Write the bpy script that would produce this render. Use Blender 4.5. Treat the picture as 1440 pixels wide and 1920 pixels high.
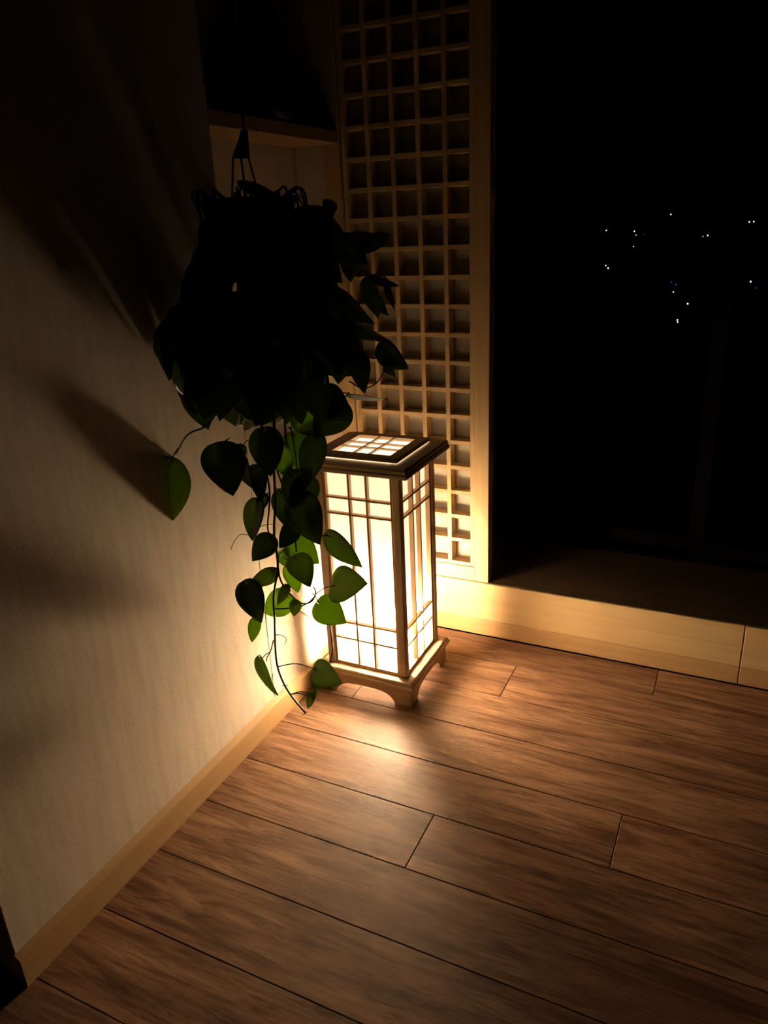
import bpy, math, random
from mathutils import Vector, Matrix

for o in list(bpy.data.objects):
    bpy.data.objects.remove(o)
scene = bpy.context.scene
col = scene.collection
rnd = random.Random(7)

# ------------------------------------------------------------------ camera
S = 1.2                                   # metres per camera height
def W(x, y, z):                           # survey units (camera height = 1) -> metres, origin at the room corner
    return Vector(((x + .829) * S, (y - 1.6155) * S, z * S))
F = 1408.81
yaw, pitch, roll = 0.461279152, 0.366518870, -0.0471079354
Ry = Matrix(((math.cos(yaw), math.sin(yaw), 0), (-math.sin(yaw), math.cos(yaw), 0), (0, 0, 1)))
Bm = Matrix(((1, 0, 0), (0, 0, -1), (0, 1, 0)))
Rx = Matrix(((1, 0, 0), (0, math.cos(pitch), -math.sin(pitch)), (0, math.sin(pitch), math.cos(pitch))))
Rr = Matrix(((math.cos(roll), -math.sin(roll), 0), (math.sin(roll), math.cos(roll), 0), (0, 0, 1)))
RC = Rr @ Rx @ Bm @ Ry                    # rows: camera right, down, forward
cam = bpy.data.cameras.new('camera')
cam.sensor_fit = 'HORIZONTAL'; cam.sensor_width = 36; cam.lens = F / 1440 * 36
cam.clip_start = .02; cam.clip_end = 2000
cam_o = bpy.data.objects.new('camera', cam); col.objects.link(cam_o)
CAM = W(0, 0, 1)
cam_o.matrix_world = Matrix.Translation(CAM) @ Matrix((RC[0], -RC[1], -RC[2])).transposed().to_4x4()
scene.camera = cam_o

def ray(u, v):
    return RC.transposed() @ Vector(((u - 720) / F, (v - 960) / F, 1))
def at_y(u, v, y):                        # the point seen at a pixel, at survey depth y
    d = ray(u, v); return CAM + d * (((y - 1.6155) * S - CAM.y) / d.y)
def at_x(u, v, x):
    d = ray(u, v); return CAM + d * (((x + .829) * S - CAM.x) / d.x)
def seen(p):                              # point -> pixel
    q = RC @ (p - CAM); return q.x / q.z * F + 720, q.y / q.z * F + 960, q.z

# ------------------------------------------------------------------ world and exposure
world = bpy.data.worlds.new('night'); scene.world = world; world.use_nodes = True
world.node_tree.nodes['Background'].inputs[0].default_value = (.3, .4, 1, 1)
world.node_tree.nodes['Background'].inputs[1].default_value = .00005
scene.view_settings.view_transform = 'Standard'
scene.view_settings.look = 'None'
scene.view_settings.exposure = 0.7
scene.view_settings.gamma = 1.0
scene.view_settings.use_curve_mapping = False
BULB = 1750.0                               # radiance of the bulb inside the lantern
GLOW = 0.55                                # own emission put into the lantern's paper, in place of bulb light spreading through
BULB_COLOR = (1.0, .76, .50)
GLOW_COLOR = (1.0, .735, .465)
cy = scene.cycles
cy.max_bounces = 5; cy.diffuse_bounces = 3; cy.transmission_bounces = 4; cy.transparent_max_bounces = 10
cy.use_adaptive_sampling = True; cy.adaptive_threshold = .02
cy.sample_clamp_indirect = 15
cy.use_denoising = True; cy.use_light_tree = False

# ------------------------------------------------------------------ materials
def mat(name, base, rough=.5, spec=.4, grain=None, var=0, bump=0, extra=None):
    """grain = (colour2, scale vector, detail, contrast) stretched noise; var = per-object value change."""
    m = bpy.data.materials.new(name); m.use_nodes = True
    nt = m.node_tree; N = nt.nodes; L = nt.links
    b = N['Principled BSDF']
    b.inputs['Base Color'].default_value = (*base, 1)
    b.inputs['Roughness'].default_value = rough
    b.inputs['Specular IOR Level'].default_value = spec
    if grain:
        c2, sc, det, con = grain
        tc = N.new('ShaderNodeTexCoord'); mp = N.new('ShaderNodeMapping'); mp.inputs['Scale'].default_value = sc
        oi = N.new('ShaderNodeObjectInfo')
        add = N.new('ShaderNodeVectorMath'); add.operation = 'ADD'
        mul = N.new('ShaderNodeVectorMath'); mul.operation = 'SCALE'; mul.inputs[0].default_value = (37, 53, 71)
        L.new(oi.outputs['Random'], mul.inputs['Scale'])
        L.new(tc.outputs['Object'], mp.inputs['Vector']); L.new(mp.outputs[0], add.inputs[0]); L.new(mul.outputs[0], add.inputs[1])
        nz = N.new('ShaderNodeTexNoise'); nz.inputs['Scale'].default_value = 1; nz.inputs['Detail'].default_value = det
        nz.inputs['Distortion'].default_value = .6
        L.new(add.outputs[0], nz.inputs['Vector'])
        rp = N.new('ShaderNodeValToRGB')
        rp.color_ramp.elements[0].position = .5 - con; rp.color_ramp.elements[1].position = .5 + con
        rp.color_ramp.elements[0].color = (*c2, 1); rp.color_ramp.elements[1].color = (*base, 1)
        L.new(nz.outputs['Fac'], rp.inputs['Fac'])
        out = rp.outputs['Color']
        if var:
            hs = N.new('ShaderNodeHueSaturation')
            mr = N.new('ShaderNodeMapRange'); mr.inputs['To Min'].default_value = 1 - var; mr.inputs['To Max'].default_value = 1 + var
            L.new(oi.outputs['Random'], mr.inputs['Value']); L.new(mr.outputs[0], hs.inputs['Value']); L.new(out, hs.inputs['Color'])
            out = hs.outputs['Color']
        L.new(out, b.inputs['Base Color'])
        if bump:
            bp = N.new('ShaderNodeBump'); bp.inputs['Strength'].default_value = bump; bp.inputs['Distance'].default_value = .002
            L.new(nz.outputs['Fac'], bp.inputs['Height']); L.new(bp.outputs[0], b.inputs['Normal'])
    if extra:
        extra(nt, b)
    return m

def floor_material():
    m = bpy.data.materials.new('floor_wood'); m.use_nodes = True
    nt = m.node_tree; N = nt.nodes; L = nt.links; b = N['Principled BSDF']
    tc = N.new('ShaderNodeTexCoord'); oi = N.new('ShaderNodeObjectInfo')
    mul = N.new('ShaderNodeVectorMath'); mul.operation = 'SCALE'; mul.inputs[0].default_value = (31, 17, 5)
    L.new(oi.outputs['Random'], mul.inputs['Scale'])
    def noise(scale, detail, dist, rough=.6):
        mp = N.new('ShaderNodeMapping'); mp.inputs['Scale'].default_value = scale
        ad = N.new('ShaderNodeVectorMath'); ad.operation = 'ADD'
        L.new(tc.outputs['Object'], mp.inputs['Vector']); L.new(mp.outputs[0], ad.inputs[0]); L.new(mul.outputs[0], ad.inputs[1])
        n = N.new('ShaderNodeTexNoise'); n.inputs['Scale'].default_value = 1; n.inputs['Detail'].default_value = detail
        n.inputs['Distortion'].default_value = dist; n.inputs['Roughness'].default_value = rough
        L.new(ad.outputs[0], n.inputs['Vector']); return n
    broad = noise((1.8, 14, 1), 6, 1.8)
    fine = noise((14, 260, 1), 5, 1.0, .75)
    vein = noise((3.5, 34, 1), 6, 2.2, .65)
    r1 = N.new('ShaderNodeValToRGB'); e = r1.color_ramp.elements
    e[0].position = .32; e[0].color = (.185, .084, .047, 1)
    e[1].position = .68; e[1].color = (.53, .305, .190, 1)
    L.new(broad.outputs['Fac'], r1.inputs['Fac'])
    r2 = N.new('ShaderNodeValToRGB'); e = r2.color_ramp.elements
    e[0].position = .36; e[0].color = (.44, .37, .32, 1); e[1].position = .54; e[1].color = (1, 1, 1, 1)
    L.new(vein.outputs['Fac'], r2.inputs['Fac'])
    r3 = N.new('ShaderNodeValToRGB'); e = r3.color_ramp.elements
    e[0].position = .36; e[0].color = (.62, .57, .53, 1); e[1].position = .64; e[1].color = (1.15, 1.13, 1.1, 1)
    L.new(fine.outputs['Fac'], r3.inputs['Fac'])
    def mult(a, c, fac):
        x = N.new('ShaderNodeMix'); x.data_type = 'RGBA'; x.blend_type = 'MULTIPLY'; x.inputs[0].default_value = fac
        L.new(a, x.inputs[6]); L.new(c, x.inputs[7]); return x.outputs[2]
    c = mult(mult(r1.outputs[0], r2.outputs[0], .85), r3.outputs[0], .9)
    hs = N.new('ShaderNodeHueSaturation'); mr = N.new('ShaderNodeMapRange')
    mr.inputs['To Min'].default_value = .86; mr.inputs['To Max'].default_value = 1.14
    L.new(oi.outputs['Random'], mr.inputs['Value']); L.new(mr.outputs[0], hs.inputs['Value']); L.new(c, hs.inputs['Color'])
    L.new(hs.outputs[0], b.inputs['Base Color'])
    rr = N.new('ShaderNodeMapRange'); rr.inputs['To Min'].default_value = .44; rr.inputs['To Max'].default_value = .60
    L.new(vein.outputs['Fac'], rr.inputs['Value']); L.new(rr.outputs[0], b.inputs['Roughness'])
    b.inputs['Specular IOR Level'].default_value = .42
    bp = N.new('ShaderNodeBump'); bp.inputs['Strength'].default_value = .22; bp.inputs['Distance'].default_value = .0012
    L.new(fine.outputs['Fac'], bp.inputs['Height']); L.new(bp.outputs[0], b.inputs['Normal'])
    return m

def leaf_material(name, lo, hi, tr, mixf):
    m = bpy.data.materials.new(name); m.use_nodes = True
    nt = m.node_tree; N = nt.nodes; L = nt.links; b = N['Principled BSDF']; out = N['Material Output']
    oi = N.new('ShaderNodeObjectInfo'); tc = N.new('ShaderNodeTexCoord')
    nz = N.new('ShaderNodeTexNoise'); nz.inputs['Scale'].default_value = 24; nz.inputs['Detail'].default_value = 3
    L.new(tc.outputs['Object'], nz.inputs['Vector'])
    r = N.new('ShaderNodeValToRGB'); e = r.color_ramp.elements
    e[0].position = .3; e[0].color = (*lo, 1); e[1].position = .75; e[1].color = (*hi, 1)
    L.new(nz.outputs['Fac'], r.inputs['Fac'])
    hs = N.new('ShaderNodeHueSaturation'); mr = N.new('ShaderNodeMapRange')
    mr.inputs['To Min'].default_value = .7; mr.inputs['To Max'].default_value = 1.35
    L.new(oi.outputs['Random'], mr.inputs['Value']); L.new(mr.outputs[0], hs.inputs['Value']); L.new(r.outputs[0], hs.inputs['Color'])
    L.new(hs.outputs[0], b.inputs['Base Color'])
    b.inputs['Roughness'].default_value = .34; b.inputs['Specular IOR Level'].default_value = .5
    t = N.new('ShaderNodeBsdfTranslucent')
    h2 = N.new('ShaderNodeHueSaturation'); h2.inputs['Color'].default_value = (*tr, 1)
    L.new(mr.outputs[0], h2.inputs['Value']); L.new(h2.outputs[0], t.inputs['Color'])
    mx = N.new('ShaderNodeMixShader'); mx.inputs[0].default_value = mixf
    L.new(b.outputs[0], mx.inputs[1]); L.new(t.outputs[0], mx.inputs[2]); L.new(mx.outputs[0], out.inputs['Surface'])
    return m

def paper_material(name, trans, diff, w, glow=0, clear=0):
    m = bpy.data.materials.new(name); m.use_nodes = True
    nt = m.node_tree; N = nt.nodes; L = nt.links; N.remove(N['Principled BSDF']); out = N['Material Output']
    tc = N.new('ShaderNodeTexCoord'); mp = N.new('ShaderNodeMapping'); mp.inputs['Scale'].default_value = (60, 60, 160)
    nz = N.new('ShaderNodeTexNoise'); nz.inputs['Scale'].default_value = 1; nz.inputs['Detail'].default_value = 5
    L.new(tc.outputs['Object'], mp.inputs[0]); L.new(mp.outputs[0], nz.inputs['Vector'])
    r = N.new('ShaderNodeValToRGB'); e = r.color_ramp.elements
    e[0].color = (*[c * .93 for c in trans], 1); e[1].color = (*trans, 1); e[0].position = .35; e[1].position = .65
    L.new(nz.outputs['Fac'], r.inputs['Fac'])
    t = N.new('ShaderNodeBsdfTranslucent'); L.new(r.outputs[0], t.inputs['Color'])
    d = N.new('ShaderNodeBsdfDiffuse'); d.inputs['Color'].default_value = (*diff, 1)
    mx = N.new('ShaderNodeMixShader'); mx.inputs[0].default_value = w
    L.new(d.outputs[0], mx.inputs[1]); L.new(t.outputs[0], mx.inputs[2])
    if glow:
        em = N.new('ShaderNodeEmission'); em.inputs[0].default_value = (*GLOW_COLOR, 1); em.inputs[1].default_value = glow
        ad = N.new('ShaderNodeAddShader'); L.new(mx.outputs[0], ad.inputs[0]); L.new(em.outputs[0], ad.inputs[1])
        tp = N.new('ShaderNodeBsdfTransparent'); tp.inputs[0].default_value = (1, .97, .90, 1)
        m2 = N.new('ShaderNodeMixShader')
        # the sheet lets straight light through by its thickness along the ray: clear ** (1 / cos)
        ge = N.new('ShaderNodeNewGeometry'); dt = N.new('ShaderNodeVectorMath'); dt.operation = 'DOT_PRODUCT'
        L.new(ge.outputs['Normal'], dt.inputs[0]); L.new(ge.outputs['Incoming'], dt.inputs[1])
        ab = N.new('ShaderNodeMath'); ab.operation = 'ABSOLUTE'; L.new(dt.outputs['Value'], ab.inputs[0])
        mx_ = N.new('ShaderNodeMath'); mx_.operation = 'MAXIMUM'; mx_.inputs[1].default_value = .12; L.new(ab.outputs[0], mx_.inputs[0])
        iv = N.new('ShaderNodeMath'); iv.operation = 'DIVIDE'; iv.inputs[0].default_value = 1; L.new(mx_.outputs[0], iv.inputs[1])
        pw = N.new('ShaderNodeMath'); pw.operation = 'POWER'; pw.inputs[0].default_value = clear; L.new(iv.outputs[0], pw.inputs[1])
        L.new(pw.outputs[0], m2.inputs[0])
        L.new(ad.outputs[0], m2.inputs[1]); L.new(tp.outputs[0], m2.inputs[2])
        L.new(m2.outputs[0], out.inputs['Surface'])
    else:
        L.new(mx.outputs[0], out.inputs['Surface'])
    return m

def emit_material(name, color, strength):
    m = bpy.data.materials.new(name); m.use_nodes = True
    nt = m.node_tree; N = nt.nodes; L = nt.links; N.remove(N['Principled BSDF'])
    e = N.new('ShaderNodeEmission'); e.inputs[0].default_value = (*color, 1); e.inputs[1].default_value = strength
    L.new(e.outputs[0], N['Material Output'].inputs['Surface'])
    return m

def glass_material():
    m = bpy.data.materials.new('window_glass'); m.use_nodes = True
    nt = m.node_tree; N = nt.nodes; L = nt.links; N.remove(N['Principled BSDF'])
    t = N.new('ShaderNodeBsdfTransparent'); t.inputs[0].default_value = (.93, .95, .95, 1)
    g = N.new('ShaderNodeBsdfGlossy'); g.inputs['Roughness'].default_value = .01
    fr = N.new('ShaderNodeFresnel'); fr.inputs[0].default_value = 1.45
    mx = N.new('ShaderNodeMixShader'); sc = N.new('ShaderNodeMath'); sc.operation = 'MULTIPLY'; sc.inputs[1].default_value = .08   # room's reflection weakened so the panes stay dark
    L.new(fr.outputs[0], sc.inputs[0]); L.new(sc.outputs[0], mx.inputs[0])
    L.new(t.outputs[0], mx.inputs[1]); L.new(g.outputs[0], mx.inputs[2]); L.new(mx.outputs[0], N['Material Output'].inputs['Surface'])
    return m

def wallpaper_material():
    m = bpy.data.materials.new('wallpaper'); m.use_nodes = True
    nt = m.node_tree; N = nt.nodes; L = nt.links; b = N['Principled BSDF']
    tc = N.new('ShaderNodeTexCoord')
    def noise(sc, det):
        mp = N.new('ShaderNodeMapping'); mp.inputs['Scale'].default_value = sc
        n = N.new('ShaderNodeTexNoise'); n.inputs['Scale'].default_value = 1; n.inputs['Detail'].default_value = det
        L.new(tc.outputs['Object'], mp.inputs[0]); L.new(mp.outputs[0], n.inputs['Vector']); return n
    n1 = noise((560, 560, 120), 3); n2 = noise((55, 55, 7), 4)
    r1 = N.new('ShaderNodeValToRGB'); e = r1.color_ramp.elements
    e[0].position = .3; e[0].color = (.70, .60, .49, 1); e[1].position = .7; e[1].color = (.82, .72, .60, 1)
    L.new(n1.outputs['Fac'], r1.inputs['Fac'])
    r2 = N.new('ShaderNodeValToRGB'); e = r2.color_ramp.elements
    e[0].position = .32; e[0].color = (.87, .85, .83, 1); e[1].position = .62; e[1].color = (1, 1, 1, 1)
    L.new(n2.outputs['Fac'], r2.inputs['Fac'])
    x = N.new('ShaderNodeMix'); x.data_type = 'RGBA'; x.blend_type = 'MULTIPLY'; x.inputs[0].default_value = .8
    L.new(r1.outputs[0], x.inputs[6]); L.new(r2.outputs[0], x.inputs[7]); L.new(x.outputs[2], b.inputs['Base Color'])
    b.inputs['Roughness'].default_value = .8; b.inputs['Specular IOR Level'].default_value = .2
    bp = N.new('ShaderNodeBump'); bp.inputs['Strength'].default_value = .25; bp.inputs['Distance'].default_value = .0015
    L.new(n1.outputs['Fac'], bp.inputs['Height']); L.new(bp.outputs[0], b.inputs['Normal'])
    return m

M = {}
M['wallpaper'] = wallpaper_material()
M['floor'] = floor_material()
M['subfloor'] = mat('floor_joint', (.05, .028, .018), .8, .2, ((.03, .018, .012), (8, 40, 8), 3, .2))
pine = (.70, .495, .275); pine2 = (.61, .405, .205)
M['pine_x'] = mat('pale_pine_lengthwise', pine, .45, .35, (pine2, (2.5, 60, 45), 4, .22), .05, .08)
M['pine_y'] = mat('pale_pine_running_back', pine, .45, .35, (pine2, (60, 2.5, 45), 4, .22), .05, .08)
M['pine_z'] = mat('pale_pine_upright', pine, .45, .35, (pine2, (60, 60, 2.5), 4, .22), .05, .08)
M['skirting'] = mat('skirting_wood', (.58, .375, .185), .45, .35, ((.50, .305, .14), (60, 2.5, 45), 4, .22), .03, .08)
M['base_low'] = mat('lower_base_board_wood', (.52, .33, .165), .5, .3, ((.45, .27, .125), (2.5, 60, 45), 4, .22), .03, .05)
lw = (.57, .405, .265); lw2 = (.48, .32, .19)
M['lamp_x'] = mat('lamp_wood_lengthwise', lw, .42, .4, (lw2, (5, 110, 80), 4, .22), .05, .08)
M['lamp_y'] = mat('lamp_wood_running_back', lw, .42, .4, (lw2, (110, 5, 80), 4, .22), .05, .08)
M['lamp_z'] = mat('lamp_wood_upright', lw, .42, .4, (lw2, (110, 110, 5), 4, .22), .05, .08)
M['bar'] = mat('lamp_bar_wood', (.68, .45, .26), .5, .3, ((.58, .36, .19), (60, 60, 12), 3, .22), .05)
M['lamp_paper'] = paper_material('lamp_rice_paper', (.80, .70, .56), (.22, .20, .17), .14, GLOW, .42)
M['lid_paper'] = paper_material('lid_rice_paper', (.90, .80, .60), (.22, .20, .16), .22, GLOW * 1.8, .02)
M['base_glow'] = paper_material('added_base_glow', (.90, .80, .60), (.22, .20, .16), .22, GLOW * 6, .02)  # added emitter that brightens the floor beneath the lantern
M['door_paper'] = paper_material('door_rice_paper', (.62, .56, .48), (.66, .61, .54), .25)
M['leaf'] = leaf_material('mature_pothos_leaf', (.036, .072, .018), (.064, .118, .026), (.24, .335, .045), .36)
M['young_leaf'] = leaf_material('young_pothos_leaf', (.06, .16, .012), (.10, .24, .02), (.40, .62, .03), .5)
M['vine'] = mat('vine_stem', (.055, .075, .020), .5, .4, ((.05, .04, .018), (40, 40, 40), 3, .2))
M['root'] = mat('aerial_root', (.20, .12, .06), .7, .2, ((.13, .08, .04), (40, 40, 40), 3, .2))
M['black'] = mat('black_plastic', (.012, .011, .010), .5, .3, ((.008, .008, .008), (30, 30, 30), 2, .2))
M['pot'] = mat('dark_plastic_pot', (.022, .018, .015), .55, .25, ((.015, .012, .010), (30, 30, 30), 2, .2))
M['soil'] = mat('potting_soil', (.03, .02, .014), .95, .1, ((.012, .008, .006), (120, 120, 120), 4, .2), 0, .6)
M['shelf'] = mat('shelf_board', (.46, .30, .16), .5, .3, ((.38, .23, .11), (60, 2.5, 45), 4, .22), .03)
M['jar'] = mat('dark_ceramic', (.010, .009, .009), .35, .4, ((.006, .006, .006), (20, 20, 20), 2, .2))
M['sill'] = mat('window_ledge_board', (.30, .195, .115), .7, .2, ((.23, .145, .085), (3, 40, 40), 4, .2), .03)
M['frame_dark'] = mat('outer_window_frame', (.006, .004, .0035), .9, .0, ((.004, .003, .0025), (3, 40, 40), 3, .2))
M['glass'] = glass_material()
M['cord'] = mat('black_cord', (.015, .013, .012), .5, .4, ((.01, .009, .008), (40, 40, 40), 2, .2))
M['plug'] = mat('grey_plug', (.10, .095, .09), .5, .4, ((.08, .075, .07), (40, 40, 40), 2, .2))
M['hill'] = mat('dark_hillside', (.010, .012, .008), .95, .05, ((.006, .007, .005), (.2, .2, .2), 4, .2))
M['pole'] = mat('lamp_pole_steel', (.03, .03, .032), .6, .3, ((.02, .02, .022), (2, 2, 2), 2, .2))
M['brass'] = mat('bulb_socket', (.35, .33, .30), .4, .4, ((.3, .28, .25), (40, 40, 40), 2, .2))

# ------------------------------------------------------------------ mesh helpers
def link(name, me, loc, parent=None):
    o = bpy.data.objects.new(name, me); col.objects.link(o)
    if parent is not None:
        o.parent = parent
        o.location = Vector(loc) - ORG[parent.name]
    else:
        o.location = loc
    ORG[o.name] = Vector(loc)
    return o
ORG = {}
def empty(name, loc):
    o = bpy.data.objects.new(name, None); col.objects.link(o); o.location = loc; o.empty_display_size = .05
    ORG[o.name] = Vector(loc); return o
def tag(o, label=None, cat=None, group=None, kind=None):
    if label: o['label'] = label
    if cat: o['category'] = cat
    if group: o['group'] = group
    if kind: o['kind'] = kind
    return o
def mesh(name, verts, faces, m, smooth=False):
    me = bpy.data.meshes.new(name)
    me.from_pydata([tuple(v) for v in verts], [], faces)
    me.materials.append(m)
    me.update()
    if smooth:
        me.polygons.foreach_set('use_smooth', [True] * len(me.polygons))
    return me
def box_geo(sx, sy, sz, bev=0.0):
    """a box centred on the origin, edges chamfered by bev."""
    hx, hy, hz = sx / 2, sy / 2, sz / 2
    if bev <= 0:
        v = [(x, y, z) for x in (-hx, hx) for y in (-hy, hy) for z in (-hz, hz)]
        return v, [(0, 1, 3, 2), (4, 6, 7, 5), (0, 4, 5, 1), (2, 3, 7, 6), (0, 2, 6, 4), (1, 5, 7, 3)]
    b = min(bev, hx * .49, hy * .49, hz * .49)
    v = []; idx = {}
    for sxn in (-1, 1):
        for syn in (-1, 1):
            for szn in (-1, 1):
                for ax in range(3):
                    p = [sxn * (hx - b), syn * (hy - b), szn * (hz - b)]
                    p[ax] = (sxn * hx, syn * hy, szn * hz)[ax]
                    idx[(sxn, syn, szn, ax)] = len(v); v.append(tuple(p))
    f = []
    for ax in range(3):
        o1, o2 = [a for a in range(3) if a != ax]
        for s in (-1, 1):
            q = []
            for a, c in ((-1, -1), (1, -1), (1, 1), (-1, 1)):
                k = [0, 0, 0]; k[ax] = s; k[o1] = a; k[o2] = c
                q.append(idx[(*k, ax)])
            f.append(tuple(q))
            for a in (-1, 1):            # edges between axes
                pass
    for ax in range(3):                   # edge chamfers along ax
        o1, o2 = [a for a in range(3) if a != ax]
        for a in (-1, 1):
            for c in (-1, 1):
                q = []
                for s, o in ((-1, o1), (1, o1), (1, o2), (-1, o2)):
                    k = [0, 0, 0]; k[ax] = s; k[o1] = a; k[o2] = c
                    q.append(idx[(*k, o)])
                f.append(tuple(q))
    for a in (-1, 1):
        for c in (-1, 1):
            for e in (-1, 1):
                f.append((idx[(a, c, e, 0)], idx[(a, c, e, 1)], idx[(a, c, e, 2)]))
    return v, f
def fix(me):
    import bmesh
    bm = bmesh.new(); bm.from_mesh(me); bmesh.ops.recalc_face_normals(bm, faces=bm.faces); bm.to_mesh(me); bm.free()
    return me
def box(name, lo, hi, m, parent=None, bev=.0015):
    lo, hi = Vector(lo), Vector(hi); c = (lo + hi) / 2; d = hi - lo
    v, f = box_geo(*d, bev)
    return link(name, fix(mesh(name, v, f, m)), c, parent)
def extrude_poly(name, pts, axis, a, b, m, parent=None, smooth=False):
    """outline pts (2-D) swept along axis from a to b; world coordinates."""
    def P(p, t):
        return {'x': (t, p[0], p[1]), 'y': (p[0], t, p[1]), 'z': (p[0], p[1], t)}[axis]
    n = len(pts); v = [Vector(P(p, a)) for p in pts] + [Vector(P(p, b)) for p in pts]
    c = sum(v, Vector()) / len(v)
    f = [tuple(range(n))[::-1], tuple(range(n, 2 * n))] + [(i, (i + 1) % n, n + (i + 1) % n, n + i) for i in range(n)]
    return link(name, fix(mesh(name, [p - c for p in v], f, m, smooth)), c, parent)
def curve(pts, n=6):
    """Catmull-Rom through pts."""
    pts = [Vector(p) for p in pts]
    if len(pts) < 3:
        return pts
    q = [pts[0] * 2 - pts[1]] + pts + [pts[-1] * 2 - pts[-2]]
    out = []
    for i in range(1, len(q) - 2):
        p0, p1, p2, p3 = q[i - 1:i + 3]
        for k in range(n):
            t = k / n
            out.append(.5 * ((2 * p1) + (p2 - p0) * t + (2 * p0 - 5 * p1 + 4 * p2 - p3) * t * t + (3 * p1 - p0 - 3 * p2 + p3) * t ** 3))
    return out + [pts[-1]]
def tube_geo(pts, r0, r1=None, sides=6):
    r1 = r0 if r1 is None else r1
    v, f = [], []; n = len(pts); up = None
    for i, p in enumerate(pts):
        t = (pts[min(i + 1, n - 1)] - pts[max(i - 1, 0)]).normalized()
        if up is None:
            up = t.orthogonal().normalized()
        up = (up - t * up.dot(t)).normalized(); s = t.cross(up)
        r = r0 + (r1 - r0) * i / max(1, n - 1)
        for k in range(sides):
            a = 2 * math.pi * k / sides; v.append(p + (up * math.cos(a) + s * math.sin(a)) * r)
    for i in range(n - 1):
        for k in range(sides):
            f.append((i * sides + k, i * sides + (k + 1) % sides, (i + 1) * sides + (k + 1) % sides, (i + 1) * sides + k))
    f.append(tuple(range(sides))[::-1]); f.append(tuple(range((n - 1) * sides, n * sides)))
    return v, f
def tube(name, pts, r0, r1, m, parent=None, sides=6, n=6):
    pts = curve(pts, n); v, f = tube_geo(pts, r0, r1, sides); c = Vector(pts[0])
    return link(name, mesh(name, [p - c for p in v], f, m, True), c, parent)
def lathe(name, prof, loc, m, parent=None, seg=28, smooth=True):
    v, f = [], []
    for r, z in prof:
        for k in range(seg):
            a = 2 * math.pi * k / seg; v.append((r * math.cos(a), r * math.sin(a), z))
    for i in range(len(prof) - 1):
        for k in range(seg):
            f.append((i * seg + k, i * seg + (k + 1) % seg, (i + 1) * seg + (k + 1) % seg, (i + 1) * seg + k))
    f.append(tuple(range(seg))[::-1]); f.append(tuple(range((len(prof) - 1) * seg, len(prof) * seg)))
    return link(name, fix(mesh(name, v, f, m, smooth)), loc, parent)

# ------------------------------------------------------------------ the setting
ROOM_R, ROOM_F, TOP = 2.6, -2.75, 2.45      # right edge, near edge, wall height (metres)
BB = .0132                                  # skirting thickness: wall faces at x = -BB
# floor: dark base with every plank laid on it
fl = box('floor', (-.35, ROOM_F, -.03), (ROOM_R, .0, -.0105), M['subfloor'], None, 0)
tag(fl, kind='structure', label='brown wood plank floor')
rows = [.856 + .1305 * k for k in range(-6, 7)]
PL = 1.24
plank_meshes = {}
def plank(x0, x1, y0, y1):
    d = (round(x1 - x0, 4), round(y1 - y0, 4))
    if d not in plank_meshes:
        v, f = box_geo(d[0], d[1], .011, .0007); plank_meshes[d] = fix(mesh('plank', v, f, M['floor']))
    link('plank', plank_meshes[d], ((x0 + x1) / 2, (y0 + y1) / 2, -.0055), fl)
joint0 = {10: -.107, 9: -.417, 8: -.725, 7: .205, 6: -.11, 5: -.418}
g = .0009
for i in range(len(rows) - 1):
    ya, yb = (rows[i] - 1.6155) * S, min((rows[i + 1] - 1.6155) * S, 0)
    if ya > -.005: continue
    k = i - 1
    j = joint0.get(k, .12 + .07 * k)
    xs = [-.34] + sorted((j + .829 + PL * n) * S for n in range(-2, 4) if -.25 < (j + .829 + PL * n) * S < ROOM_R - .05) + [ROOM_R]
    for a, b in zip(xs[:-1], xs[1:]):
        plank(a + g, b - g, ya + g, yb - g)

# left wall: ends at a corner near the camera, opens to an alcove beside the window
yn = (.45 - 1.6155) * S                     # near end of the left wall
ya = (1.118 - 1.6155) * S                   # start of the alcove
XA = (-.99 + .829) * S                      # alcove's inner face
LEDGE = .65 * S; YE = (1.36 - 1.6155) * S   # lower wall: its top and its far corner
def slab(name, lo, hi, parent=None, kind='structure', m='wallpaper', bev=.002):
    o = box(name, lo, hi, M[m], parent, bev)
    if parent is None: o['kind'] = kind
    return o
wl = slab('wall_left', (-.42, yn, 0), (-BB, ya, TOP)); wl['label'] = 'cream textured wallpaper wall with pale wood skirting'
slab('lower_wall', (-.42, ya, 0), (-BB, YE, LEDGE), wl)
slab('alcove_wall', (-.42, ya, LEDGE), (XA, .0, TOP), wl)
slab('alcove_lower_wall', (-.42, YE, 0), (XA, .0, LEDGE), wl)
wb = slab('wall_back', (-.42, .004, 0), ((-.912 + .829) * S, .12, TOP)); wb['label'] = 'narrow strip of cream wall beside the lattice window'
slab('wall_above_window', ((-.912 + .829) * S, .004, 1.72 * S), (ROOM_R, .12, TOP), wb)
# skirting on the left wall: sloped top
bl = extrude_poly('baseboard_left', [(-BB, 0), (0, 0), (0, .0575), (-.0012, .0595), (-BB, .0690)], 'y', yn - .001, YE, M['skirting'])
tag(bl, 'pale wooden skirting board along the left wall', kind='structure')
# (outline in x,z swept along y)
# back base: low board and taller board above it, each in two lengths with a joint
SILL = .15 * S; LOW = .0472 * S; JX = (.0595 + .829) * S
for nm, z0, z1, y0, m, parts in (('baseboard_back', 0, LOW, .004, 'base_low', 'board'), ('trim_1', LOW, SILL, 0, 'pine_x', 'board')):
    root = tag(empty(nm, (0, y0, z0)), 'tall pale wood board under the window opening' if nm == 'trim_1' else 'low wooden base board at the foot of the window wall', kind='structure')
    for a, b in ((XA, JX - .0008), (JX + .0008, ROOM_R)):
        box('board', (a, y0, z0 + (.0006 if z0 else 0)), (b, y0 + .010, z1), M[m], root, .0018)
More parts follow.
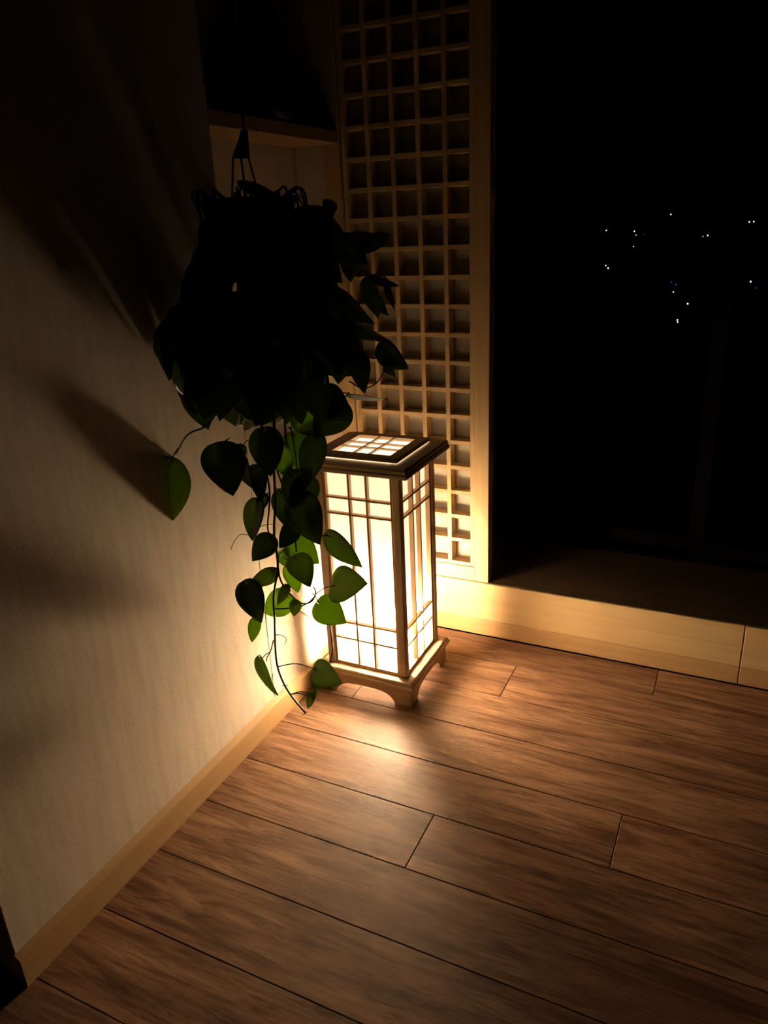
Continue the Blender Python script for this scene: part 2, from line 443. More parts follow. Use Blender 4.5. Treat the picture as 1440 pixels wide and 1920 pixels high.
# window ledge behind the board
YO = (1.915 - 1.6155) * S                   # outer window
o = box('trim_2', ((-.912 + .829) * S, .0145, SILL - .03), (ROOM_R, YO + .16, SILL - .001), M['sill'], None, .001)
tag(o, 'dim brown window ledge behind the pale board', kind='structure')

# lattice window: window_1 (frame post, stiles, rails, bars, paper)
w1 = tag(empty('window_1', W(-.70, 1.6155, .15)), 'tall sliding window panel of pale square wooden lattice over paper', kind='structure')
def X(x): return (x + .829) * S
box('frame_post', (X(-.912), .002, SILL + .001), (X(-.8715), .12, 1.72 * S), M['pine_z'], w1, .003)
D0, D1 = .004, .046                          # panel front and back
box('stile', (X(-.868), D0, SILL + .001), (X(-.859), D1, 1.70 * S), M['pine_z'], w1, .0012)
box('stile', (X(-.5600), D0, SILL + .001), (X(-.5245), D1, 1.70 * S), M['pine_z'], w1, .0012)
box('bottom_rail', (X(-.859), D0 + .0004, SILL + .001), (X(-.5600), D1, .1878 * S), M['pine_x'], w1, .0012)
PZ = .0627; NR = 23
box('top_rail', (X(-.859), D0 + .0004, (.198 + PZ * NR) * S), (X(-.5600), D1, 1.70 * S), M['pine_x'], w1, .0012)
# inner lattice frame
box('lattice_frame', (X(-.8590), D0 + .003, .1885 * S), (X(-.8565), D1, (.198 + PZ * NR) * S), M['pine_z'], w1, .0006)
box('lattice_frame', (X(-.5712), D0 + .003, .1885 * S), (X(-.5604), D1, (.198 + PZ * NR) * S), M['pine_z'], w1, .0010)
box('lattice_frame', (X(-.8565), D0 + .003, .1885 * S), (X(-.5712), D1, .198 * S), M['pine_x'], w1, .0010)
B0, B1 = D0 + .003, D0 + .038
bw = .0106 * S
vb = fix(mesh('upright_bar', *box_geo(bw, B1 - B0, (PZ * NR) * S - .001, .0008), M['pine_z']))
for xc in (-.6255, -.6852, -.7450, -.8047):
    link('upright_bar', vb, (X(xc), (B0 + B1) / 2, (.198 + PZ * NR / 2) * S), w1)
hb = fix(mesh('cross_bar', *box_geo((.8565 - .5712) * S, B1 - B0 - .0012, .0098 * S, .0008), M['pine_x']))
for k in range(1, NR):
    link('cross_bar', hb, (X(-.71385), (B0 + B1) / 2 + .0002, (.198 + PZ * k - .0049) * S), w1)
box('paper', (X(-.8575), B1 + .0008, .19 * S), (X(-.5608), B1 + .0020, (.198 + PZ * NR + .004) * S), M['door_paper'], w1, 0)

# outer window: dark frame, meeting sash, panes
w2 = tag(empty('window_2', (X(-.09), YO, SILL)), 'dark outer window with glass panes looking out on the night', kind='structure')
xl, xr_ = X(-.912), ROOM_R
box('bottom_track', (xl, YO, SILL), (xr_, YO + .12, SILL + .012), M['frame_dark'], w2, .002)
box('top_track', (xl, YO, 1.70 * S), (xr_, YO + .12, 1.78 * S), M['frame_dark'], w2, .002)
xs = X(-.088)
box('sash_rail', (xs, YO + .012, SILL + .013), (xr_, YO + .05, SILL + .06), M['frame_dark'], w2, .003)
box('sash_stile', (xs, YO + .012, SILL + .061), (xs + .045, YO + .05, 1.70 * S), M['frame_dark'], w2, .003)
box('sash_rail', (xl, YO + .062, SILL + .013), (xs + .05, YO + .10, SILL + .06), M['frame_dark'], w2, .003)
box('glass_pane', (xs + .0455, YO + .029, SILL + .061), (xr_, YO + .033, 1.70 * S), M['glass'], w2, 0)
box('glass_pane', (xl, YO + .079, SILL + .061), (xs + .049, YO + .083, 1.70 * S), M['glass'], w2, 0)

# ------------------------------------------------------------------ paper lantern
LX, LY = X(-.6968), (1.3708 - 1.6155) * S
SYF = .945                                   # the lantern is a little shallower than wide
lamp = tag(empty('floor_lantern', (LX, LY, 0)), 'lit wooden floor lantern with paper sides, grid bars and bracket feet', 'lamp')
def LP(x, y, z): return Vector((LX + x, LY + y * SYF, z))
def lbox(name, lo, hi, m, parent=None, bev=.0008):
    return box(name, LP(*lo), LP(*hi), M[m], parent or lamp, bev)
def ring(name, prof, m, parent=None):
    """square mouldings: closed profile of (half width, z) swept round the lantern; four mitred lengths, one mesh each."""
    n = len(prof)
    for s in range(4):
        a0 = s * math.pi / 2
        ca, sa = round(math.cos(a0)), round(math.sin(a0))
        v = []
        for e in (-1, 1):
            for h, z in prof:
                x, y = e * h, -h
                p = LP(x * ca - y * sa, x * sa + y * ca, z); v.append(p)
        c = sum(v, Vector()) / len(v)
        f = [(i, (i + 1) % n, n + (i + 1) % n, n + i) for i in range(n)] + [tuple(range(n)), tuple(range(n, 2 * n))[::-1]]
        link(name, fix(mesh(name, [p - c for p in v], f, M[m + ('_x' if s % 2 == 0 else '_y')])), c, parent or lamp)
# bracket feet: four arched aprons
G = .1346
arch = [(.0875, 0), (.0855, .006), (.081, .0135), (.074, .0205), (.064, .0265), (.050, .0305), (.030, .0325), (0, .0330)]
half = [(G, .049), (G, 0)] + arch
outl = half + [(-x, z) for x, z in half[::-1][1:]]
for s in range(4):
    a0 = s * math.pi / 2; ca, sa = round(math.cos(a0)), round(math.sin(a0)); v = []
    for dpt in (0, .016):
        for x, z in outl:
            hx = x if abs(x) < G - 1e-6 else math.copysign(G - dpt, x)
            y = -(G - dpt)
            v.append(LP(hx * ca - y * sa, hx * sa + y * ca, z))
    n = len(outl); c = sum(v, Vector()) / len(v)
    f = [(i, (i + 1) % n, n + (i + 1) % n, n + i) for i in range(n)]
    m0 = n // 2                             # split caps into quads along the arch
    for off in (0, n):
        k = len(half)
        top = off; topr = off + n - 1
        idx = [off + i for i in range(n)]
        import mathutils
        tris = mathutils.geometry.tessellate_polygon([[Vector((x, z, 0)) for x, z in outl]])
        f += [tuple(off + i for i in t) for t in tris]
    link('foot_apron', fix(mesh('foot_apron', [p - c for p in v], f, M['lamp_x' if s % 2 == 0 else 'lamp_y'])), c, lamp)
ring('base_moulding', [(.105, .049), (.1346, .049), (.1375, .0505), (.1395, .0545), (.1440, .0565), (.1452, .0605), (.1440, .0645), (.1405, .0660), (.1400, .0705), (.1375, .0745), (.134, .0758), (.100, .0758), (.100, .052)], 'lamp')
# posts
P, PW, ZB, ZT = .1178, .0215, .0758, .6398
for sx in (-1, 1):
    for sy in (-1, 1):
        lbox('post', (sx * P if sx < 0 else P - PW, sy * P if sy < 0 else P - PW, ZB), (-P + PW if sx < 0 else P, -P + PW if sy < 0 else P, ZT), 'lamp_z', None, .0018)
# side screens: thin frame, two uprights, four cross bars, paper
O = P - PW - .0004
BARZ = (.158, .207, .520, .563)
for s in range(4):
    a0 = s * math.pi / 2; ca, sa = round(math.cos(a0)), round(math.sin(a0))
    def R4(x, y, z): return (x * ca - y * sa, x * sa + y * ca, z)
    c = LP(*R4(0, -.108, .358))
    scr = link('screen_frame', bpy.data.meshes.new('screen_frame'), c, lamp)
    # frame mesh = four strips joined (one rigid frame)
    V, Fc = [], []
    def add(lo, hi, bev=.0006):
        a, b = LP(*R4(*lo)), LP(*R4(*hi)); l = Vector(map(min, a, b)); h = Vector(map(max, a, b))
        v, f = box_geo(*(h - l), bev); k = len(V); V.extend(Vector(p) + (l + h) / 2 - c for p in v); Fc.extend(tuple(i + k for i in q) for q in f)
    fw = .0065
    add((-O, -.1135, ZB), (-O + fw, -.1000, ZT)); add((O - fw, -.1135, ZB), (O, -.1000, ZT))
    add((-O + fw, -.1135, ZB), (O - fw, -.1000, ZB + .0085)); add((-O + fw, -.1135, ZT - .0075), (O - fw, -.1000, ZT))
    me = mesh('screen_frame', V, Fc, M['bar']); scr.data = fix(me)
    ux = O - fw
    def bar(name, lo, hi):
        a, b = LP(*R4(*lo)), LP(*R4(*hi)); l = Vector(map(min, a, b)); h = Vector(map(max, a, b))
        box(name, l, h, M['bar'], scr, .0004)
    for xc in (-.0246, .0246):
        bar('upright_bar', (xc - .0030, -.1130, ZB + .0086), (xc + .0030, -.1004, ZT - .0076))
    for zc in BARZ:
        bar('cross_bar', (-ux, -.1126, zc - .0028), (ux, -.1008, zc + .0028))
    a, b = LP(*R4(-O, -.0996, ZB + .001)), LP(*R4(O, -.0990, ZT - .001))
    box('paper_sheet', Vector(map(min, a, b)), Vector(map(max, a, b)), M['lamp_paper'], scr, 0)
# cap: moulded ring, then a lid frame with a 3 x 3 grid over paper, lifted on small blocks
ring('cap_moulding', [(.092, .6400), (.1485, .6400), (.1502, .6420), (.1502, .6490), (.1485, .6505), (.1470, .6510), (.1470, .6590), (.1440, .6640), (.092, .6640)], 'lamp')
for sx in (-1, 1):
    for sy in (-1, 1):
        lbox('lid_block', (sx * .100 - .007, sy * .100 - .007, .6641), (sx * .100 + .007, sy * .100 + .007, .6672), 'lamp_x', None, .0003)
ring('lid_frame', [(.0805, .6673), (.1100, .6673), (.1100, .6745), (.1085, .6765), (.0805, .6765)], 'lamp')
for c in (-.0215, .0215):
    lbox('lid_bar', (c - .0022, -.0805, .6700), (c + .0022, .0805, .6758), 'lamp_y', None, .0004)
    lbox('lid_bar', (-.0805, c - .0022, .6702), (.0805, c + .0022, .6756), 'lamp_x', None, .0004)
lbox('lid_paper', (-.1085, -.1085, .6655), (.1085, .1085, .6659), 'lid_paper', None, 0)  # emissive sheet reaches into the gap to show as leaking light
# added glowing sheet to light the floor evenly; then, socket, bulb
lbox('bottom_glow_sheet', (-.0998, -.0998, .0530), (.0998, .0998, .0536), 'base_glow', None, 0)
lbox('socket_bar', (-.1000, -.010, .056), (.1000, .010, .066), 'lamp_x', None, .0008)
lathe('socket', [(.016, 0), (.018, .004), (.018, .030), (.0145, .036), (.0145, .045)], (LX, LY, .0665), M['brass'], lamp, 20)
BR = .030
prof = [(.0125, 0), (.0135, .008), (.019, .018), (.030, .032), (.0385, .048), (.042, .066), (.040, .084), (.033, .098), (.021, .108), (.008, .112), (.0005, .1125)]
M['bulb'] = emit_material('bulb_glow', BULB_COLOR, BULB)
lathe('bulb', prof, (LX, LY, .1100), M['bulb'], lamp, 24)
# cord down the left post and round to the wall
tube('power_cord', [at_y(617, 1158, 1.272), at_y(620.5, 1185, 1.270), at_y(624, 1213, 1.269), at_y(622.5, 1228, 1.270), at_y(619, 1240, 1.274),
                    LP(-.136, -.085, .062), LP(-.146, -.06, .075), LP(-.150, -.045, .105), LP(-.152, -.04, .135), LP(-.155, -.035, .118), LP(-.157, -.03, .075), LP(-.1555, -.02, .030), LP(-.152, .02, .012)],
     .0026, .0026, M['cord'], lamp, 6)

# ------------------------------------------------------------------ alcove shelf and jar
sh = box('alcove_shelf', (XA, ya + .002, 1.168 * S), (X(-.874), .003, 1.194 * S), M['shelf'], None, .002)
tag(sh, 'wooden shelf board high in the alcove beside the window', 'shelf')
jb = lathe('jar', [(.052, 0), (.070, .01), (.078, .05), (.074, .10), (.062, .16), (.048, .22), (.040, .26), (.044, .272), (.036, .272)],
           (XA + .080, -.235, 1.194 * S), M['jar'], None, 32)
tag(jb, 'dark tapering jar standing on the alcove shelf', 'jar')

# ------------------------------------------------------------------ hanging pothos
POT = at_y(466, 372, 1.03)                  # centre of the pot's rim
plant = tag(empty('hanging_plant', POT - Vector((0, 0, .13))), 'trailing green pothos in a dark hanging pot beside the lantern', 'plant')
lathe('pot', [(.062, -.125), (.066, -.122), (.084, -.012), (.090, -.010), (.091, 0), (.086, 0), (.083, -.012), (.001, -.012)], POT, M['pot'], plant, 32)
lathe('soil', [(.082, -.0118), (.060, -.006), (.030, -.003), (.001, -.002)], POT, M['soil'], plant, 24)
# hanger: three wires to a plate, a strap up to a hook
pl_lo = at_y(452, 297, 1.03); pl_hi = at_y(457, 250, 1.03)
rim = [POT + Vector((math.cos(k * math.pi / 90) * .0885, math.sin(k * math.pi / 90) * .0885, -.002)) for k in range(180)]
for dx, ex, near_side in ((437, 436, False), (452, 461, True), (466, 489, False)):
    a = at_y(dx, 297, 1.03)
    e = min((p for p in rim if (p.y < POT.y) == near_side), key=lambda p: abs(seen(p)[0] - ex))
    tube('hanger_wire', [a, a.lerp(e, .5), e], .0020, .0020, M['black'], plant, 6)
v = [at_y(436, 297, 1.03), at_y(467, 297, 1.03), at_y(464, 262, 1.03), at_y(463, 244, 1.03), at_y(453, 244, 1.03), at_y(449, 262, 1.03)]
dd = Vector((.0, .006, 0))
c0 = sum(v, Vector()) / 6
link('hanger_plate', fix(mesh('hanger_plate', [p - c0 - dd / 2 for p in v] + [p - c0 + dd / 2 for p in v], [(0, 1, 2, 3, 4, 5), (11, 10, 9, 8, 7, 6)] + [(i, (i + 1) % 6, 6 + (i + 1) % 6, 6 + i) for i in range(6)], M['black'])), c0, plant)
top = (v[3] + v[4]) / 2
HB = 1.80                                    # height of the wall bracket the pot hangs from
tube('hanger_hook', [top, top + Vector((0, 0, .15)), Vector((top.x, top.y, HB - .03)), Vector((top.x, top.y, HB - .004))], .0026, .0026, M['black'], plant, 6)
tube('bracket_arm', [Vector((-BB + .001, top.y, HB + .02)), Vector((.04, top.y, HB + .012)), Vector((top.x, top.y, HB)), Vector((top.x + .02, top.y, HB))], .0045, .004, M['black'], plant, 8)

def leaf_geo(L, Wd, fold, droop, wave, ph, lobe=.16):
    """heart-shaped blade from its base at the origin along +x; width along y, normal z."""
    NT, NS = 14, 3
    v, f = [], []
    for i in range(NT + 1):
        t = (i / NT) ** 1.45
        w = Wd / 2 * max(0.0, math.sin(math.pi * t ** .56)) ** .80 if 0 < i < NT else .0004
        for k in range(-NS, NS + 1):
            s = k / NS
            x = L * (t - lobe * abs(s) ** 1.6 * (1 - t) ** 4)
            y = s * w
            z = fold * abs(y) - droop * L * t * t + wave * L * math.sin(6 * t + ph + (2 if s > 0 else 0)) * abs(s) ** 2
            v.append((x, y, z))
    m = 2 * NS + 1
    for i in range(NT):
        for k in range(m - 1):
            f.append((i * m + k, i * m + k + 1, (i + 1) * m + k + 1, (i + 1) * m + k))
    return v, f
def leaf(base, tip, wfac=.8, turn=0., fold=.25, droop=.10, wave=.02, stem=None, label=None, young=False):
    """blade between two points; turn (degrees) rolls it about its length away from facing the viewer."""
    A = tip - base; L = A.length; A.normalize()
    view = (base - CAM).normalized()
    Nn = (-view - A * (-view).dot(A)).normalized()       # towards the viewer
    Nn = Matrix.Rotation(math.radians(turn), 3, A) @ Nn
    B = Nn.cross(A)
    v, f = leaf_geo(L, L * wfac, fold, droop, wave, rnd.random() * 6)
    me = mesh('leaf', [A * p[0] + B * p[1] + Nn * (p[2] + droop * L * (p[0] / L)) for p in v], f, M['young_leaf' if young else 'leaf'], True)
    o = link('leaf', me, base, plant)
    sf = o.modifiers.new('thickness', 'SOLIDIFY'); sf.thickness = .0006
    if label: o['label'] = label
    if stem is not None:
        s = Vector(stem); mid = (s + base) / 2 + Vector((0, 0, (s - base).length * .12))
        c = curve([s, mid, base, base + A * L * .25 * 0 + A * .004], 4)
        vv, ff = tube_geo(c, .0013, .0010, 5)
        link('leaf_stalk', mesh('leaf_stalk', [p - base for p in vv], ff, M['vine'], True), base, o)
    return o

# vines: pixel trace and survey depth of each bend
NEAR = -.08                                  # the trailing strands hang clear of the wall, a little nearer than the crown
def near(u, v_, y): return at_y(u, v_, y + (0 if u < 345 else NEAR))
def trace(pts): return [near(*p) for p in pts]
VINES = [
    ([(505, 700, 1.06), (514, 780, 1.075), (513, 860, 1.08), (516, 940, 1.08), (514, 1000, 1.08), (521, 1060, 1.075), (513, 1118, 1.07), (515, 1160, 1.068), (516, 1205, 1.065), (520, 1248, 1.063), (534, 1285, 1.06), (552, 1312, 1.058), (573, 1337, 1.055)], .0030, .0022),
    ([(530, 720, 1.07), (534, 790, 1.09), (538, 850, 1.10), (546, 905, 1.10), (545, 960, 1.10), (552, 1000, 1.10), (556, 1035, 1.10)], .0026, .0018),
    ([(490, 740, 1.05), (492, 832, 1.06), (499, 880, 1.06), (506, 930, 1.065), (502, 990, 1.07), (511, 1010, 1.075)], .0024, .0016),
    ([(521, 1062, 1.075), (527, 1090, 1.08), (545, 1115, 1.09), (565, 1131, 1.10), (584, 1128, 1.11), (592, 1112, 1.115), (588, 1100, 1.115)], .0020, .0014),
    ([(515, 1142, 1.068), (535, 1141, 1.08), (560, 1138, 1.095), (578, 1130, 1.105), (590, 1118, 1.115)], .0017, .0013),
    ([(516, 870, 1.08), (528, 905, 1.09), (541, 930, 1.10), (548, 960, 1.10), (543, 985, 1.10)], .0020, .0015),
    ([(513, 1200, 1.066), (507, 1222, 1.06), (501, 1232, 1.058), (500, 1240, 1.058)], .0015, .0012),
    ([(545, 800, 1.09), (552, 840, 1.10), (557, 875, 1.105), (560, 905, 1.11)], .0015, .0012),
    ([(470, 560, 1.03), (440, 700, 1.00), (395, 790, .965), (352, 815, .93), (331, 850, .912)], .0022, .0014),
    ([(640, 610, 1.12), (668, 655, 1.13), (700, 672, 1.14), (722, 662, 1.145)], .0018, .0013),
    ([(655, 715, 1.14), (680, 728, 1.14), (704, 720, 1.145), (717, 702, 1.145)], .0015, .0011),
]
for pts, r0, r1 in VINES:
    tube('vine', trace(pts), r0, r1, M['vine'], plant, 6, 5)
for pts in ([(433, 1030, 1.05), (438, 1018, 1.05), (450, 1003, 1.055), (470, 1004, 1.06), (497, 1007, 1.07)],
            [(474, 1000, 1.055), (484, 990, 1.06), (498, 984, 1.065), (512, 983, 1.07)],
            [(560, 1145, 1.10), (572, 1152, 1.10), (586, 1166, 1.10), (592, 1180, 1.10), (588, 1186, 1.10)],
            [(516, 1190, 1.066), (528, 1191, 1.066), (537, 1198, 1.066), (534, 1209, 1.066)],
            [(512, 1264, 1.06), (508, 1275, 1.06), (503, 1284, 1.06), (497, 1286, 1.06)],
            [(540, 1284, 1.06), (534, 1287, 1.06), (529, 1285, 1.06)],
            [(567, 1341, 1.055), (573, 1337, 1.055), (577, 1334, 1.055)]):
    tube('aerial_root', trace(pts), .0009, .0006, M['root'], plant, 5, 5)

# leaves one can tell apart: base pixel, tip pixel, depth at base and tip, width/length, turn, fold, vine point
Y1 = 1.08
LEAVES = [
    # (bu, bv, by, tu, tv, ty, wfac, turn, fold, stalk (u, v, y) or None)
    (318, 872, .905, 317, 981, .895, .90, 26, .35, (331, 848, .912)),
    (322, 862, .91, 283, 847, .90, .8, 78, .2, (340, 836, .92)),
    (411, 842, 1.00, 437, 930, .985, .92, -12, .2, (430, 822, 1.01)),
    (452, 858, 1.03, 471, 914, 1.02, .75, 50, .25, (460, 845, 1.03)),
    (484, 944, 1.06, 473, 1014, 1.045, .68, 38, .35, (503, 925, 1.065)),
    (557, 888, 1.09, 537, 944, 1.075, .80, -10, .2, (541, 893, 1.10)),
    (596, 826, 1.11, 574, 916, 1.08, .62, 30, .25, (588, 806, 1.12)),
    (552, 818, 1.13, 566, 886, 1.12, .80, 12, .15, (540, 800, 1.12)),
    (560, 938, 1.08, 601, 1022, 1.05, .72, 10, .22, (546, 912, 1.10)),
    (528, 925, 1.10, 536, 988, 1.09, .70, -8, .2, (516, 915, 1.08)),
    (548, 985, 1.07, 524, 1028, 1.04, .90, -28, .35, (546, 970, 1.09)),
    (508, 1010, 1.06, 473, 1052, 1.03, .86, 10, .2, (515, 1003, 1.075)),
    (548, 1015, 1.13, 598, 1057, 1.12, .85, 4, .1, (552, 1000, 1.10)),
    (556, 1048, 1.06, 582, 1101, 1.03, .76, -6, .2, (540, 1046, 1.07)),
    (530, 1035, 1.12, 548, 1066, 1.12, .9, 10, .1, (521, 1050, 1.08)),
    (545, 1062, 1.12, 560, 1112, 1.11, .70, 8, .15, (530, 1045, 1.09)),
    (514, 1072, 1.075, 466, 1098, 1.055, .58, -18, .3, (521, 1066, 1.075)),
    (462, 1098, 1.04, 491, 1168, 1.015, .68, 8, .22, (480, 1092, 1.06)),
    (480, 1163, 1.045, 472, 1204, 1.04, .52, 12, .15, (487, 1150, 1.05)),
    (540, 1120, 1.12, 495, 1150, 1.12, .72, 5, .12, (545, 1108, 1.10)),
    (556, 1128, 1.08, 551, 1156, 1.07, .85, 15, .3, (565, 1131, 1.10)),
    (540, 1102, 1.085, 520, 1135, 1.07, .60, 35, .3, (535, 1094, 1.085)),
    (619, 1006, 1.14, 680, 1064, 1.13, .52, 25, .3, (600, 1007, 1.12)),
    (629, 1098, 1.13, 690, 1095, 1.115, .86, -14, .25, (592, 1114, 1.115)),
    (600, 1134, 1.125, 650, 1169, 1.11, .84, 3, .15, (586, 1112, 1.115)),
    (594, 1256, 1.07, 642, 1281, 1.055, .82, 18, .25, (521, 1250, 1.063)),
    (490, 1238, 1.055, 522, 1304, 1.045, .46, 52, .5, (506, 1223, 1.06)),
    (586, 1310, 1.05, 590, 1281, 1.06, .5, 60, .4, (545, 1302, 1.06)),
    (586, 1303, 1.055, 577, 1329, 1.05, .62, 35, .3, (545, 1302, 1.06)),
    (498, 812, 1.06, 507, 893, 1.05, .82, 12, .2, (505, 800, 1.07)),
    (476, 880, 1.05, 490, 942, 1.04, .60, -25, .3, (494, 868, 1.06)),
    (522, 838, 1.08, 546, 900, 1.07, .70, 18, .25, (512, 826, 1.08)),
    (498, 930, 1.07, 485, 962, 1.06, .70, 25, .3, (505, 924, 1.065)),
    (455, 838, 1.04, 440, 868, 1.03, .8, 20, .2, (465, 825, 1.05)),
    (575, 900, 1.10, 556, 968, 1.085, .78, -16, .2, (560, 885, 1.10)),
    # the big leaf over the lantern's corner and those before the lattice
    (640, 760, 1.10, 588, 818, 1.07, .95, -14, .12, (655, 735, 1.11)),
    (606, 742, 1.09, 660, 790, 1.07, .80, 12, .15, (590, 720, 1.09)),
    (560, 775, 1.10, 600, 818, 1.09, .85, 8, .12, (545, 765, 1.09)),
    (660, 742, 1.15, 728, 748, 1.17, .50, 74, .10, (640, 738, 1.13)),
    (716, 650, 1.145, 766, 692, 1.14, .78, 30, .3, (705, 668, 1.14)),
    (722, 690, 1.15, 741, 708, 1.15, .8, -40, .3, (717, 702, 1.145)),
    (674, 668, 1.12, 684, 738, 1.11, .62, 20, .3, (665, 655, 1.12)),
    (634, 588, 1.10, 733, 640, 1.13, .42, 55, .5, (610, 600, 1.09)),
    (690, 560, 1.12, 728, 592, 1.14, .75, -45, .3, (670, 570, 1.11)),
    (676, 466, 1.10, 733, 442, 1.13, .70, -38, .2, (655, 480, 1.09)),
    (653, 455, 1.09, 705, 440, 1.10, .7, 20, .2, (640, 470, 1.08)),
    (700, 520, 1.11, 748, 536, 1.12, .45, 40, .3, (670, 520, 1.10)),
    (728, 530, 1.12, 741, 582, 1.12, .5, 60, .3, (715, 515, 1.11)),
    (612, 478, 1.06, 596, 386, 1.07, .88, 14, .2, (600, 490, 1.06)),
    (560, 420, 1.05, 630, 392, 1.06, .8, 20, .2, (545, 430, 1.05)),
    (455, 345, 1.04, 524, 366, 1.06, .36, 30, .3, (470, 368, 1.055)),
    (505, 400, 1.04, 545, 420, 1.03, .8, 20, .2, (490, 400, 1.05)),
    (625, 395, 1.07, 606, 374, 1.075, .8, 10, .1, None),
    (640, 660, 1.11, 634, 720, 1.10, .8, 12, .2, (630, 640, 1.10)),
    (600, 640, 1.09, 625, 700, 1.08, .72, -20, .25, (590, 625, 1.08)),
    (560, 690, 1.08, 575, 760, 1.07, .75, 14, .2, (550, 680, 1.08)),
]
YOUNG = {(522, 838), (548, 1015), (530, 1035), (545, 1062), (600, 1134), (540, 1120), (480, 1163), (552, 818), (560, 775)}
for bu, bv, by, tu, tv, ty, wf, turn, fold, st in LEAVES:
    leaf(near(bu, bv, by), near(tu, tv, ty), wf, turn, fold, .08, .018, near(*st) if st else None, None, (bu, bv) in YOUNG)

# the rest of the crown: leaves spilling from the pot on all sides
SIL = [(395, 420), (437, 380), (525, 385), (545, 410), (610, 395), (628, 440), (660, 470), (715, 500), (712, 590), (700, 660), (655, 740), (610, 800), (560, 810), (510, 800), (440, 815), (385, 812), (335, 780), (305, 720), (310, 620), (350, 510)]
def inside(u, v_):
    r = False; n = len(SIL)
    for i in range(n):
        (x1, y1), (x2, y2) = SIL[i], SIL[(i + 1) % n]
        if (y1 > v_) != (y2 > v_) and u < (x2 - x1) * (v_ - y1) / (y2 - y1) + x1: r = not r
    return r
count = 0; tries = 0
core = POT + Vector((0.03, 0, -.16))
while count < 150 and tries < 4000:
    tries += 1
    a = rnd.uniform(0, 2 * math.pi); rr = rnd.uniform(.03, .25); zz = rnd.uniform(-.42, .03)
    b = POT + Vector((math.cos(a) * rr * .95 + .03, math.sin(a) * rr * .95 - .01, zz))
    out = Vector((math.cos(a), math.sin(a), 0))
    L = rnd.uniform(.065, .100)
    d = (out * rnd.uniform(.25, .8) + Vector((rnd.uniform(-.3, .3), rnd.uniform(-.3, .3), -rnd.uniform(.35, 1.0)))).normalized()
    t = b + d * L
    if min(b.x, t.x) < .012 - BB or t.z < .55: continue
    if not inside(*seen(b)[:2]) or not inside(*seen(t)[:2]): continue
    s = POT + (b - POT) * .72 + Vector((0, 0, .03))
    leaf(b, t, rnd.uniform(.68, .88), rnd.uniform(-60, 60), rnd.uniform(.1, .35), .10, .02, s)
    count += 1
for k in range(26):                          # leaves spilling between the pot and the wall
    for _ in range(60):
        b = W(rnd.uniform(-.825, -.75), rnd.uniform(.86, 1.02), rnd.uniform(.64, .90)); L = rnd.uniform(.065, .095)
        t = b + Vector((rnd.uniform(-.25, .3), rnd.uniform(-.7, .3), -rnd.uniform(.5, 1))).normalized() * L
        if min(b.x, t.x) < .004 - BB + .008 or not inside(*seen(b)[:2]) or not inside(*seen(t)[:2]): continue
        leaf(b, t, rnd.uniform(.7, .9), rnd.uniform(-60, 60), rnd.uniform(.1, .35), .10, .02, b.lerp(POT, .35) + Vector((0, 0, .02)))
        break
for k in range(14):                          # strands under the crown carry those leaves
    a = 2 * math.pi * k / 14 + .2; out = Vector((math.cos(a), math.sin(a), 0)); r_ = rnd.uniform(.075, .12)
    q = POT + out * .07 + Vector((0, 0, 0))
    p2 = POT + out * (r_ + .0) + Vector((.01, 0, -.05)); p3 = POT + out * (r_ + .02) + Vector((.02, 0, -.20)); p4 = POT + out * r_ * .9 + Vector((.03, 0, -rnd.uniform(.28, .36)))
    for p in (p2, p3, p4): p.x = max(p.x, .006)
    tube('vine', [q, q + out * .03 + Vector((0, 0, .012)), p2, p3, p4], .0024, .0015, M['vine'], plant, 5, 5)

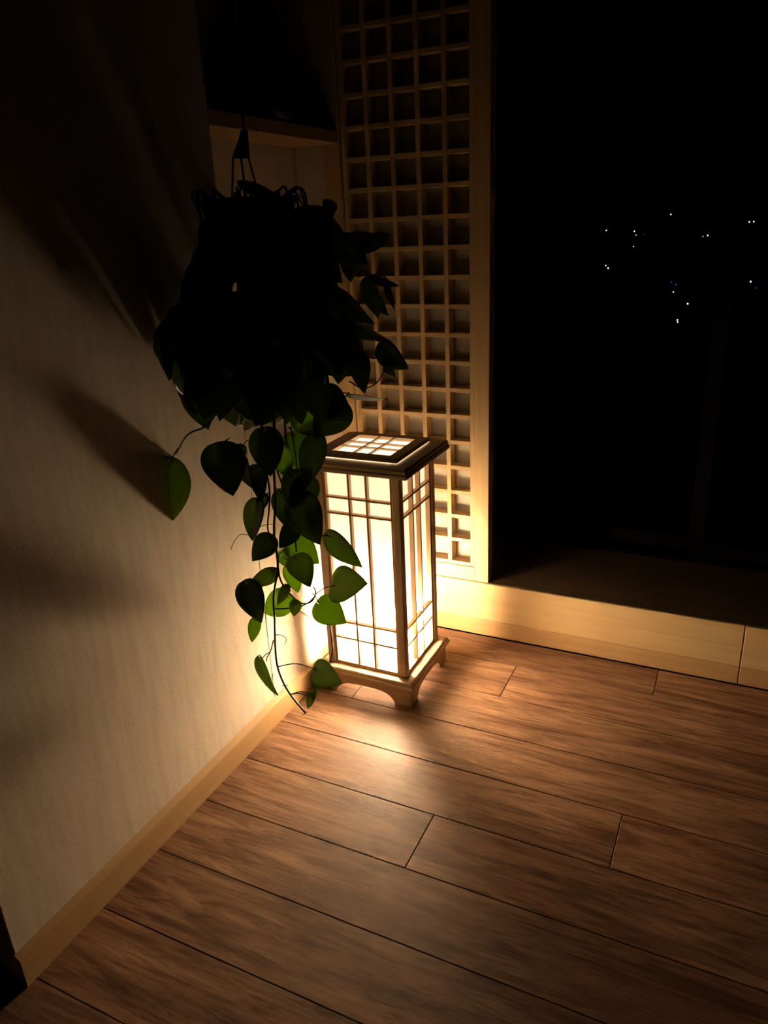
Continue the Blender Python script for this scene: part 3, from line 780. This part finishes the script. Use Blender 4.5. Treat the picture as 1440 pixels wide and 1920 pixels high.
# ------------------------------------------------------------------ the night outside
HZ0, HSL = -22.0, .05                        # a dark hillside climbing away from the window
hv, hf = [], []
nx, ny = 24, 24
for i in range(nx + 1):
    for j in range(ny + 1):
        x = -500 + 1000 * i / nx; y = 25 + 600 * (j / ny) ** 1.4
        hv.append((x, y, HZ0 - 5 + HSL * y + .6 * math.sin(x * .05 + y * .03)))
for i in range(nx):
    for j in range(ny):
        a = i * (ny + 1) + j; hf.append((a, a + ny + 1, a + ny + 2, a + 1))
hl = link('hillside', mesh('hillside', hv, hf, M['hill'], True), (0, 0, 0)); tag(hl, 'dark hillside far below the window', kind='structure')
LIGHTS = [
    (1136.8, 432, 1.0, 'w', 'white light farthest toward the lattice in the upper row of lights'),
    (1189.5, 433.5, 1.0, 'w', 'white light with a faint light just beside and below it'),
    (1192.5, 440.7, .35, 'w', 'faint light just below the second white light from the lattice'),
    (1207, 440, .5, 'b', 'single faint blue light in the upper row of lights'),
    (1187.8, 462, .7, 'v', 'lone bluish white light hanging under the upper row of lights'),
    (1258, 402, 1.0, 'w', 'lone white light standing highest in the middle of the night view'),
    (1327, 441.5, 1.1, 'w', 'white light with a faint light close on its lattice side'),
    (1318, 443, .35, 'w', 'faint light close beside a white light in the upper row'),
    (1371.5, 438, 1.5, 'w', 'brightest white light of the upper row, standing alone'),
    (1405, 416, 1.1, 'w', 'white light of the close pair at upper right, nearer the lattice'),
    (1413.5, 415.5, 1.0, 'w', 'white light of the close pair at upper right, farther from the lattice'),
    (1353.7, 473.7, .35, 'w', 'faint lone light below the brightest light of the upper row'),
    (1136, 498, 1.3, 'v', 'bluish light touching a white one, nearest the lattice in the lower lights'),
    (1140.2, 502.7, 1.5, 'w', 'bright white light touching a bluish one, nearest the lattice'),
    (1258.7, 529, 1.2, 'b', 'dimmer blue light of the blue pair in the middle'),
    (1266.7, 533.7, 1.5, 'b', 'brighter blue light of the blue pair in the middle'),
    (1262.7, 547.7, .8, 'w', 'small white light just under the blue pair'),
    (1289.5, 569.5, 1.7, 'w', 'brightest white light of the lower lights, standing alone'),
    (1270, 600, 1.3, 'w', 'upper white light of the lowest stacked pair'),
    (1270.8, 604, 1.1, 'w', 'lower white light of the lowest stacked pair'),
    (1407.5, 528, 1.6, 'w', 'bright white light at far right with a blue one below'),
    (1417.5, 540, 1.0, 'b', 'blue light at far right under a bright white one')]
LM = {'w': emit_material('white_street_light', (1, .97, .92), 3.0), 'v': emit_material('bluish_street_light', (.55, .75, 1), 1.2), 'b': emit_material('blue_neon_light', (.05, .12, 1), .35)}
for m_ in LM.values(): m_.cycles.emission_sampling = 'NONE'      # far too distant to light the room
for u, v_, s, kind, lab in LIGHTS:
    d = ray(u, v_)
    # ray meets the plane z = HZ0 + HSL*y
    t = (HZ0 + HSL * CAM.y - CAM.z) / (d.z - HSL * d.y)
    p = CAM + d * t
    rad = t / F * .95 * s ** .5
    gz = HZ0 - 5 + HSL * p.y - .8
    lt = tag(empty('street_light', (p.x, p.y, gz)), lab, 'street light', 'tiny street lights in the night')
    lathe('light_head', [(rad * .5, -rad), (rad, -rad * .4), (rad, rad * .5), (rad * .55, rad), (rad * .1, rad * 1.15)], p, LM[kind], lt, 8)
    tube('pole', [Vector((p.x, p.y, gz)), Vector((p.x, p.y, p.z - rad))], .12, .08, M['pole'], lt, 6)
